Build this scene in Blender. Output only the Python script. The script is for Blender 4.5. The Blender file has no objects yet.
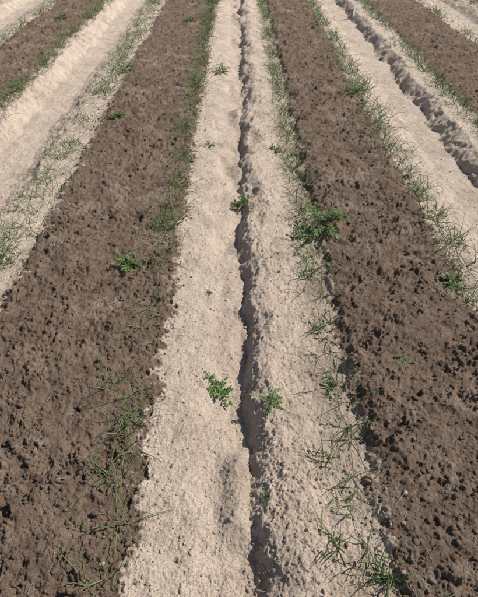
import bpy, math, random
import numpy as np
from mathutils import Vector
random.seed(7); rng=np.random.default_rng(11)
H=1.6; P=math.radians(41.8); FP=479.0; CP=math.cos(P); SP=math.sin(P)
def px(x,y):
    zc=FP*H/((y+130)*CP); return (x-237)/FP*zc,(zc-H*SP)/CP,zc
# ---------------- noise
def h2(ix,iy,seed):
    a=(ix.astype(np.int64)*374761393+iy.astype(np.int64)*668265263+seed*974634777)&0xffffffff
    a=((a^(a>>13))*1274126177)&0xffffffff
    a=((a^(a>>16))*2246822519)&0xffffffff
    a=a^(a>>15)
    return (a&0xffffff)/float(0xffffff)
def vn(x,y,s,seed):
    c,q=math.cos(seed*1.3),math.sin(seed*1.3)
    x,y=(x*c-y*q)/s+seed*3.71,(x*q+y*c)/s+seed*7.13
    ix=np.floor(x);iy=np.floor(y);fx=x-ix;fy=y-iy
    fx=fx*fx*(3-2*fx);fy=fy*fy*(3-2*fy)
    a=h2(ix,iy,seed);b=h2(ix+1,iy,seed);c=h2(ix,iy+1,seed);d=h2(ix+1,iy+1,seed)
    return ((a*(1-fx)+b*fx)*(1-fy)+(c*(1-fx)+d*fx)*fy)*2-1
def crumbs(x,y,cell,seed,power=2.0,sharp=.45,warp=.3):
    # angular, broken lumps: height per Voronoi cell, falling off at the cracks between cells
    wx=x+vn(x,y,cell*.6,seed+50)*cell*warp+vn(x,y,cell*.22,seed+53)*cell*warp*.5
    wy=y+vn(x,y,cell*.6,seed+51)*cell*warp+vn(x,y,cell*.22,seed+54)*cell*warp*.5
    gx=wx/cell; gy=wy/cell; ix=np.floor(gx);iy=np.floor(gy)
    f1=np.full_like(x,9.);f2=np.full_like(x,9.);hh=np.zeros_like(x)
    for dx in(-1,0,1):
        for dy in(-1,0,1):
            cx=ix+dx;cy=iy+dy
            r1=h2(cx,cy,seed);r2=h2(cx,cy,seed+1)
            d=np.sqrt((gx-cx-r1)**2+(gy-cy-r2)**2)
            r=(r1*7.31+r2*3.77)%1.0
            n=d<f1
            f2=np.where(n,f1,np.minimum(f2,d));hh=np.where(n,r,hh);f1=np.where(n,d,f1)
    t=np.clip((f2-f1)/sharp,0,1)
    return (hh**power)*np.sqrt(t)*cell*(1-.45*np.clip(f1,0,1))
PTS=[(-4.95,-.07),(-4.8,0),(-4.7,.02),(-3.95,.02),(-3.85,0),(-3.7,0),(-3.55,-.07),(-3.3,-.07),(-3.1,0),(-2.95,0),(-2.85,.02),
(-2.2,.02),(-2.1,.0),(-2.03,.02),(-1.96,-.015),(-1.86,-.075),(-1.6,-.08),(-1.5,-.045),(-1.42,.0),(-1.3,.005),(-1.18,.0),(-1.1,.015),
(-.5,.015),(-.4,.008),(-.34,.0),(-.3,-.005),(-.15,-.02),(-.06,-.04),(-.01,-.06),(.035,-.066),(.075,-.015),(.11,.012),(.16,.018),(.24,.0),(.32,-.02),(.43,-.025),
(.475,-.022),(.51,.006),(.6,.018),(1.08,.02),(1.17,.0),(1.3,-.005),(1.37,-.035),(1.46,-.068),(1.70,-.072),(1.765,-.012),(1.83,.024),(1.92,.014),(2.02,.0),(2.15,.02),
(2.88,.02),(2.98,0),(3.12,-.01),(3.22,-.06),(3.48,-.065),(3.56,-.01),(3.63,.02),(3.75,.0),(3.85,.02),(4.6,.02),(4.75,-.0),(4.95,-.07)]
PX=np.array([p[0] for p in PTS]);PZ=np.array([p[1] for p in PTS])
BANDS=[(-4.72,-3.9),(-2.88,-2.12),(-1.17,-.335),(.475,1.17),(2.06,2.92),(3.82,4.62)]
def sst(a,b,x):
    t=np.clip((x-a)/(b-a),0,1); return t*t*(3-2*t)
def fold(x):
    ax=np.abs(x); m=ax>4.6
    return np.where(m,np.sign(x)*(2.95+np.mod(ax-2.95,1.65)),x)
def terrain(x,y):
    xf=fold(x)
    side=1+.5*sst(1.2,1.5,np.abs(xf))
    w=vn(x,y,.35,3)*.030+(vn(x,y,.13,4)*.024+vn(x,y,.05,5)*.015+vn(x,y,.02,2)*.006)*side
    xw=xf+w
    z=np.interp(xw,PX,PZ)
    g=vn(x,y,.17,6)+vn(x*.3,y,.45,7)*.7
    ctr=np.exp(-((xf-.005)/.055)**2)
    z=z+ctr*(.002+.050*np.clip(g,-.3,1.2)+.010*sst(2,4,y))
    z=z-np.exp(-((xf-.12)/.05)**2)*.028*np.clip(vn(x,y,.11,11)+.2,0,1)
    z=z-.026*np.exp(-((xf+.08)/.06)**2)*sst(.0,.8,vn(x*.6,y,.2,19))
    m=np.zeros_like(x)
    e=vn(x,y,.09,8)*.024+vn(x,y,.03,9)*.026+vn(x,y,.6,10)*.024+vn(x,y,.012,18)*.032
    for a,b in BANDS:
        m=np.maximum(m,sst(a-.02,a+.02,xf+e)*(1-sst(b-.02,b+.02,xf+e)))
    mix=.42*np.exp(-((xf-.40)/.09)**2)*(.6+.6*vn(x,y,.1,12))+.28*np.exp(-((xf-.0)/.07)**2)*(.5+.5*vn(x,y,.15,63))+.14*np.exp(-((xf-.15)/.12)**2)*(.5+.5*vn(x,y,.05,65))
    mix=mix+.18*sst(.1,.9,vn(x,y,.13,75)+.5*vn(x,y,.03,76))
    mc=m*(1-.20*sst(.2,1.0,vn(x,y,.16,79)+.4*vn(x,y,.035,80)+.3*vn(x,y,.012,81)))   # sand dusted over the bed
    fl=np.maximum.reduce([np.exp(-((xf-c)/.15)**4) for c in(-1.73,1.59,3.36,-3.42)])
    pat=.5+.5*vn(x,y,.19,21)
    pat=np.clip(pat+.35*vn(x,y,.07,22),0,1)
    c1=crumbs(x,y,.050,20,2.2,.5,.5); c2=crumbs(x,y,.024,24,1.6,.5,.5); c3=crumbs(x,y,.0105,28,1.2,.6,.4)
    fine=vn(x,y,.006,31)*.0014
    fb=vn(x,y,.25,13)*.008+vn(x,y,.09,14)*.009+vn(x,y,.04,15)*.006+vn(x,y,.018,35)*.0038
    pw=vn(x,y,.02,36)*.35+vn(x,y,.009,37)*.2
    pits=-.014*sst(.65,1.1,vn(x,y,.05,16)+pw)-.006*sst(.5,1.0,vn(x,y,.026,17)+pw)
    zb=fb+pits+c1*.58*(.1+1.1*pat)+c2*.66*(.35+.8*pat)+c3*.65+fine
    s1=crumbs(x,y,.045,68,3.0,.5,.5);s2=crumbs(x,y,.018,40,2.0,.5,.45); s3=c3
    pl=np.clip(.5+.6*vn(x,y,.14,66)+.3*vn(x,y,.05,67),.08,1.1)
    zl=vn(x,y,.18,60)*.007+vn(x,y,.07,61)*.0055+vn(x,y,.03,64)*.0028+vn(x,y,.013,69)*.0018+s2*.55*pl+s3*.65+fine*1.5-.006*sst(.55,1.1,vn(x,y,.05,62)+pw)
    rough=.5+.85*np.exp(-((xf-.13)/.11)**2)+.4*np.exp(-((xf-.3)/.2)**2)+.5*sst(1.2,1.4,np.abs(xf))
    rough=np.clip(rough,0,1.2)
    zl=zl*(.65+.35*rough)+(s1*.35+s2*.3)*np.clip(rough-.5,0,1)
    zf=vn(x,y,.15,60)*.006+vn(x,y,.05,61)*.004+s2*.35+s3*.4+fine
    zl=zl*(1-fl)+zf*fl
    far=np.clip(1-(np.abs(y)-20)/40,0,1)
    z=(z+zb*m+zl*(1-m))*far
    return z,np.clip(mc+mix*(1-m),0,1)
# ---------------- materials
def soil_mat():
    M=bpy.data.materials.new("soil");M.use_nodes=True;N=M.node_tree.nodes;L=M.node_tree.links
    b=N["Principled BSDF"];b.inputs["Roughness"].default_value=1;b.inputs["Specular IOR Level"].default_value=.08
    at=N.new("ShaderNodeAttribute");at.attribute_name="soil"
    geo=N.new("ShaderNodeNewGeometry")
    def noise(s,d=4,r=.6):
        n=N.new("ShaderNodeTexNoise");n.inputs["Scale"].default_value=s;n.inputs["Detail"].default_value=d;n.inputs["Roughness"].default_value=r
        L.new(geo.outputs["Position"],n.inputs["Vector"]);return n
    def ramp(n,c0,c1,p0=.3,p1=.7):
        r=N.new("ShaderNodeValToRGB");r.color_ramp.elements[0].position=p0;r.color_ramp.elements[1].position=p1
        r.color_ramp.elements[0].color=(*c0,1);r.color_ramp.elements[1].color=(*c1,1);L.new(n.outputs["Fac"],r.inputs["Fac"]);return r
    n1=noise(7,5,.7);n2=noise(190,2,.7);n3=noise(10,5,.78)
    lt=ramp(n1,(.53,.415,.315),(.70,.575,.46));br=ramp(n3,(.135,.091,.063),(.28,.205,.150))
    mx=N.new("ShaderNodeMix");mx.data_type='RGBA';L.new(at.outputs["Fac"],mx.inputs[0]);L.new(lt.outputs[0],mx.inputs[6]);L.new(br.outputs[0],mx.inputs[7])
    gr=ramp(n2,(.56,.55,.54),(1.32,1.32,1.32),.25,.75)
    mu=N.new("ShaderNodeMix");mu.data_type='RGBA';mu.blend_type='MULTIPLY';mu.inputs[0].default_value=1
    L.new(mx.outputs[2],mu.inputs[6]);L.new(gr.outputs[0],mu.inputs[7]);L.new(mu.outputs[2],b.inputs["Base Color"])
    nb=noise(300,3,.75)
    bp=N.new("ShaderNodeBump");bp.inputs["Strength"].default_value=.95;bp.inputs["Distance"].default_value=.006
    L.new(nb.outputs["Fac"],bp.inputs["Height"]);L.new(bp.outputs[0],b.inputs["Normal"])
    return M
def leaf_mat(name,c0,c1,tip=None):
    M=bpy.data.materials.new(name);M.use_nodes=True;N=M.node_tree.nodes;L=M.node_tree.links
    b=N["Principled BSDF"];b.inputs["Roughness"].default_value=.5;b.inputs["Specular IOR Level"].default_value=.35
    at=N.new("ShaderNodeAttribute");at.attribute_name="tone"
    r=N.new("ShaderNodeValToRGB");r.color_ramp.elements[0].color=(*c0,1);r.color_ramp.elements[0].position=0
    r.color_ramp.elements[1].color=(*c1,1);r.color_ramp.elements[1].position=.88
    e=r.color_ramp.elements.new(1.0);e.color=(*(tip or c1),1)
    L.new(at.outputs["Fac"],r.inputs["Fac"]);L.new(r.outputs[0],b.inputs["Base Color"])
    t=N.new("ShaderNodeBsdfTranslucent");L.new(r.outputs[0],t.inputs["Color"])
    ms=N.new("ShaderNodeMixShader");ms.inputs[0].default_value=.25
    L.new(b.outputs[0],ms.inputs[1]);L.new(t.outputs[0],ms.inputs[2]);L.new(ms.outputs[0],N["Material Output"].inputs["Surface"])
    return M
def flat_mat(name,c,rough=.7):
    M=bpy.data.materials.new(name);M.use_nodes=True;N=M.node_tree.nodes;L=M.node_tree.links
    b=N["Principled BSDF"];b.inputs["Roughness"].default_value=rough
    n=N.new("ShaderNodeTexNoise");n.inputs["Scale"].default_value=40
    r=N.new("ShaderNodeValToRGB");r.color_ramp.elements[0].color=(*[v*.7 for v in c],1);r.color_ramp.elements[1].color=(*c,1)
    L.new(n.outputs["Fac"],r.inputs["Fac"]);L.new(r.outputs[0],b.inputs["Base Color"]);return M
SOIL=soil_mat()
ONION=leaf_mat("onion_leaf",(.085,.155,.045),(.28,.36,.14),(.5,.42,.2))
WEED=leaf_mat("weed_leaf",(.06,.12,.035),(.20,.28,.08))
def mkmesh(name,V,F,mat,attr=None,attrname="soil",smooth=True,k=4):
    me=bpy.data.meshes.new(name);V=np.asarray(V,np.float32);F=np.asarray(F,np.int32)
    me.vertices.add(len(V));me.vertices.foreach_set("co",V.ravel())
    me.loops.add(F.size);me.loops.foreach_set("vertex_index",F.ravel())
    me.polygons.add(len(F));me.polygons.foreach_set("loop_start",np.arange(0,F.size,k,dtype=np.int32))
    me.update(calc_edges=True)
    if smooth: me.polygons.foreach_set("use_smooth",np.ones(len(F),bool))
    if attr is not None:
        a=me.attributes.new(attrname,'FLOAT','POINT');a.data.foreach_set("value",np.asarray(attr,np.float32))
    me.materials.append(mat);ob=bpy.data.objects.new(name,me);bpy.context.scene.collection.objects.link(ob);return ob
# ---------------- ground
ys=[.2]
while ys[-1]<900:
    zc=CP*ys[-1]+H*SP
    ys.append(ys[-1]+(.0025*(zc/1.44)**1.4 if ys[-1]<14 else .0025*(zc/1.44)**1.4*(1+(ys[-1]-14)*.3)))
back=[.2]
while back[-1]>-30: back.append(back[-1]-.02*(1+(.2-back[-1])*1.2))
ys=np.array(back[:0:-1]+ys)
NC=1001
u=np.linspace(-1.3,1.3,NC);au=np.abs(u);e=np.clip(au-1,0,1)
ux=np.sign(u)*(au+60*e*e)
W=.46*np.abs(ys)+.78
X=W[:,None]*ux[None,:];Y=np.repeat(ys[:,None],NC,1)
NR=len(ys);print("rows",NR)
Z=np.zeros_like(X);A=np.zeros_like(X)
for i in range(0,NR,200):
    Z[i:i+200],A[i:i+200]=terrain(X[i:i+200],Y[i:i+200])
idx=np.arange(NR*NC).reshape(NR,NC)
F=np.stack([idx[:-1,:-1],idx[:-1,1:],idx[1:,1:],idx[1:,:-1]],-1).reshape(-1,4)
mkmesh("ground",np.stack([X,Y,Z],-1).reshape(-1,3),F,SOIL,A.ravel())
# ---------------- loose clods
import bmesh
tmpl=[]
for t in range(14):
    bm=bmesh.new();bmesh.ops.create_icosphere(bm,subdivisions=2,radius=1)
    v=np.array([q.co[:] for q in bm.verts]);f=np.array([[q.index for q in p.verts] for p in bm.faces]);bm.free()
    n=vn(v[:,0]+t*9,v[:,1]+v[:,2]*.7,.8,70+t)*.34+vn(v[:,2]+t*5,v[:,0]-v[:,1],.35,90+t)*.26
    v=v*(1+n[:,None]);v*=np.array([1,random.uniform(.6,.95),random.uniform(.45,.75)]);tmpl.append((v,f))
def scatter(name,n,kind,smin,smax,dmax):
    d=.2+(dmax-.2)*rng.random(n*6)**1.9; x=(rng.random(n*6)*2-1)*(.5*d+.9)
    if kind=="edge":   # brown crumbs that rolled off the beds on to the sand
        ed=rng.choice([-1.17,-.335,.475,1.17,-2.12,2.06],n*6); x=ed+rng.normal(0,.045,n*6)
    _,m=terrain(x,d)
    keep=(m>.5) if kind=="brown" else (m<.5) if kind=="sand" else (m>-1)
    d=d[keep][:n];x=x[keep][:n]
    z,m=terrain(x,d)
    if kind=="edge": m=np.where(rng.random(len(m))<.7,.95,.2)
    s=smin*(smax/smin)**(rng.random(len(x))**3)
    Vs=[];Fs=[];As=[];o=0
    for i in range(len(x)):
        v,f=tmpl[i%14];a=rng.random()*6.283;c,sn=math.cos(a),math.sin(a)
        q=np.stack([v[:,0]*c-v[:,1]*sn,v[:,0]*sn+v[:,1]*c,v[:,2]],1)*s[i]+np.array([x[i],d[i],z[i]+s[i]*.1])
        Vs.append(q);Fs.append(f+o);o+=len(v);As.append(np.full(len(v),m[i]))
    mkmesh(name,np.concatenate(Vs),np.concatenate(Fs),SOIL,np.concatenate(As),k=3,smooth=False)
scatter("soil_clods",14000,"brown",.0025,.013,8)
scatter("sand_crumbs",12000,"sand",.0018,.007,5)
scatter("bed_edge_crumbs",5000,"edge",.002,.009,5)
# ---------------- leaves
class Acc:
    def __init__(s): s.V=[];s.F=[];s.T=[]
    def blade(s,p,az,L,w,el,droop,tone,seg=7,kink=None):
        p=np.array(p,float);o=len(s.V);st=L/seg;a=az
        for i in range(seg+1):
            t=i/seg;r=w*(1-t**1.6)*.5+.0004
            ca,sa,ce,se=math.cos(a),math.sin(a),math.cos(el),math.sin(el)
            sd=np.array([-sa,ca,0]);up=np.array([-ca*se,-sa*se,ce])
            for k in range(3):
                g=k*2.094+1.57
                s.V.append(p+sd*(math.cos(g)*r)+up*(math.sin(g)*r*.8))
                s.T.append(min(1,tone*.8+ (.28 if t>.9 and tone>.75 else 0)))
            p=p+np.array([ca*ce,sa*ce,se])*st; el-=droop*st*(.4+1.6*t)
            if kink and i==kink: el-=.9
            a+=random.uniform(-.06,.06)
            if p[2]<s.floor: p[2]=s.floor+.002; el=max(el,-.02)
        for i in range(seg):
            for k in range(3):
                b=o+i*3;k2=(k+1)%3;s.F.append((b+k,b+k2,b+3+k2,b+3+k))
    def leaflet(s,p,az,el,L,w,tone,fold=.25):
        p=np.array(p,float)
        d=np.array([math.cos(az)*math.cos(el),math.sin(az)*math.cos(el),math.sin(el)])
        sd=np.array([-math.sin(az),math.cos(az),0]);up=np.cross(d,sd)
        o=len(s.V)
        prof=[(0,.05),(.25,.7),(.42,.55),(.6,1),(.75,.55),(1,.04)]
        for t,ww in prof:
            c=p+d*L*t-np.array([0,0,1])*L*.22*t*t
            s.V+= [c+sd*w*ww*.5+up*w*fold*ww*.5,c,c-sd*w*ww*.5+up*w*fold*ww*.5];s.T+=[tone,tone*.8,tone]
        for i in range(len(prof)-1):
            b=o+i*3;s.F+=[(b,b+1,b+4,b+3),(b+1,b+2,b+5,b+4)]
    floor=-1
    def make(s,name,mat): return mkmesh(name,s.V,s.F,mat,s.T,"tone")
def gz(x,y): return float(terrain(np.array([x],float),np.array([y],float))[0][0])
def onion(acc,x,y,z,sc,seg):
    acc.floor=z-.004
    az0=random.uniform(0,6.28)
    for k in range(random.choice((2,2,3,3,4))):
        acc.blade((x+random.uniform(-.003,.003),y+random.uniform(-.003,.003),z-.006),az0+k*2.2+random.uniform(-.7,.7),
          sc*random.uniform(.07,.21),random.uniform(.0028,.0048)*(1 if y<4 else 1.2),random.uniform(.25,1.3),random.uniform(2,12),
          random.random(),seg,random.choice((None,None,3)))
ROWS=[(-.43,.045,36,.2,-.45),(.415,.04,34,.2,-.45),(1.2,.055,42,.3,-.45),(-1.30,.06,40,.3,-.45),(2.0,.05,34,1,-.35),(-2.12,.05,34,1,-.35),
      (2.98,.05,32,2,-.3),(-2.93,.05,32,2,-.3),(3.72,.05,30,4,-.3),(-3.85,.05,30,4,-.3),(4.65,.06,28,5,-.3),(-4.75,.06,28,5,-.3)]
for cx,j,dens,y0,gt in ROWS:
    acc=Acc();y=y0;pts=[]
    while y<18:
        dd=dens*(1.0 if y<2 else 1.6 if y<9 else 1.2)
        gap=(vn(np.array([cx*3]),np.array([y]),.3,77)*.7+vn(np.array([cx*3]),np.array([y]),.11,78)*.5)[0]
        c_=cx+(.025 if cx==-.43 and y>2 else 0)
        if gap>gt: pts.append((c_+random.gauss(0,j),y+random.uniform(-.02,.02)))
        y+=random.expovariate(dd)*.9+.003
    ax=np.array(pts);zz,_=terrain(ax[:,0],ax[:,1])
    for (x_,y_),z_ in zip(pts,zz): onion(acc,x_,y_,z_,1.0,7 if y_<4 else 4)
    acc.make("onion_seedling_row",ONION)
# ---------------- weeds
def weed(X_,Y_,wpx,kind="broad"):
    x,y,zc=px(X_,Y_);R=wpx/FP*zc*.47;z=gz(x,y);acc=Acc();acc.floor=z-.02
    if kind=="grass":
        for k in range(int(12+R*70)):
            acc.blade((x+random.gauss(0,R*.25),y+random.gauss(0,R*.25),z-.004),random.uniform(0,6.28),R*random.uniform(.5,1.3),
              random.uniform(.003,.0055),random.uniform(.3,1.3),random.uniform(2,9),random.random(),7)
        acc.make("grass_weed",ONION);return
    ns=int(8+R*95);ls=min(R*.3,.022)
    for k in range(ns):
        az=k*2.4+random.uniform(-.3,.3);el=random.uniform(.1,1.2);L=R*random.uniform(.45,1.05)
        p=np.array([x+random.gauss(0,R*.15),y+random.gauss(0,R*.15),z]);e=el;steps=max(5,min(9,int(L/.014)))
        acc.blade(p,az,L*.9,.0025,el,1.5,.6,4)
        for i in range(1,steps+1):
            p=p+np.array([math.cos(az)*math.cos(e),math.sin(az)*math.cos(e),math.sin(e)])*L/steps; e-=.1
            if i>=2:
                for sgn in(-1,1):
                    acc.leaflet(p,az+sgn*random.uniform(.5,1.2),e+random.uniform(-.4,.5),ls*random.uniform(.8,1.5),ls*random.uniform(.35,.6),random.random())
        acc.leaflet(p,az,e,ls*1.4,ls*.7,random.random())
    acc.make("weed_plant",WEED)
for a in [(326,228,60),(306,234,28),(218,383,32),(208,372,14),(270,405,24),(243,199,28),(130,267,32),(450,285,30),(222,71,20),(117,119,20),
          (355,95,24),(210,143,14),(208,290,9),(64,20,22),(18,90,24),(125,72,18),(215,3,20),(262,3,14),(190,22,14),
          (275,148,16),(264,498,11),(330,383,20),(402,362,12)]:
    weed(*a)
for a in [(320,460,55),(330,545,60),(5,262,50),(8,245,40),(455,240,52),(105,480,60),(95,575,60),(420,195,40),(130,425,50),(385,575,50),(160,230,36),(318,330,40),(345,505,45),(115,385,30),(440,215,36),(158,260,34),(185,130,22),(308,270,30)]:
    weed(*a,kind="grass")
# ---------------- dry straw litter
acc=Acc()
for k in range(320):
    y=.3+7*random.random()**1.5;x=random.uniform(-1,1)*(.45*y+.7);acc.floor=gz(x,y)
    acc.blade((x,y,acc.floor+.006),random.uniform(0,6.28),random.uniform(.01,.06),random.uniform(.001,.002),random.uniform(-.1,.25),1,.5,3)
for X_,Y_,L in[(425,409,.1),(450,352,.09),(60,487,.05)]:
    x,y,_=px(X_,Y_);acc.floor=gz(x,y);acc.blade((x,y,acc.floor+.014),random.uniform(-.3,.3),L,.003,.05,.5,.5,4)
acc.make("straw_litter",flat_mat("straw",(.5,.4,.27)))
# ---------------- marker stakes
WM=flat_mat("white_plastic",(.8,.8,.78),.5)
def stake(X_,Y_,hh):
    x,y,_=px(X_,Y_);z=gz(x,y);bm=bmesh.new()
    o=[(-.02,0),(-.02,.85),(-.014,1),(.014,1),(.02,.85),(.02,0),(0,-.35)]
    cr,sr=math.cos(.7),math.sin(.7)
    fr=[bm.verts.new((x+a*cr,y+a*sr,z+b*hh)) for a,b in o];bk=[bm.verts.new((x+a*cr-.003,y+a*sr+.003,z+b*hh)) for a,b in o]
    bm.faces.new(fr);bm.faces.new(bk[::-1])
    for i in range(7): bm.faces.new((fr[i],bk[i],bk[(i+1)%7],fr[(i+1)%7]))
    bmesh.ops.recalc_face_normals(bm,faces=bm.faces)
    me=bpy.data.meshes.new("plant_marker_stake");bm.to_mesh(me);bm.free();me.materials.append(WM)
    bpy.context.scene.collection.objects.link(bpy.data.objects.new("plant_marker_stake",me))
stake(354,14,.17);stake(164,5,.14)
# ---------------- light, camera
EL=math.radians(47);az=Vector((.93,.22,0)).normalized()
D=Vector((az.x*math.cos(EL),az.y*math.cos(EL),math.sin(EL)))
s=bpy.data.lights.new("sun","SUN");s.energy=5.0;s.angle=math.radians(.5);s.color=(1,.975,.94)
so=bpy.data.objects.new("sun",s);so.rotation_euler=D.to_track_quat('Z','Y').to_euler();bpy.context.scene.collection.objects.link(so)
w=bpy.data.worlds.new("World");bpy.context.scene.world=w;w.use_nodes=True;N=w.node_tree.nodes
sk=N.new("ShaderNodeTexSky");sk.sky_type='NISHITA';sk.sun_disc=False;sk.sun_elevation=EL;sk.sun_rotation=math.atan2(az.x,az.y)
w.node_tree.links.new(sk.outputs[0],N["Background"].inputs[0]);N["Background"].inputs[1].default_value=.075
c=bpy.data.cameras.new("camera");c.sensor_fit='VERTICAL';c.sensor_height=24;c.lens=FP/597*24;c.clip_end=3000;c.clip_start=.05
co=bpy.data.objects.new("camera",c);co.location=(0,0,H);co.rotation_euler=(math.pi/2-P,0,math.radians(-.2));bpy.context.scene.collection.objects.link(co)
bpy.context.scene.camera=co
bpy.context.scene.view_settings.view_transform='Standard';bpy.context.scene.view_settings.look='None';bpy.context.scene.view_settings.exposure=0
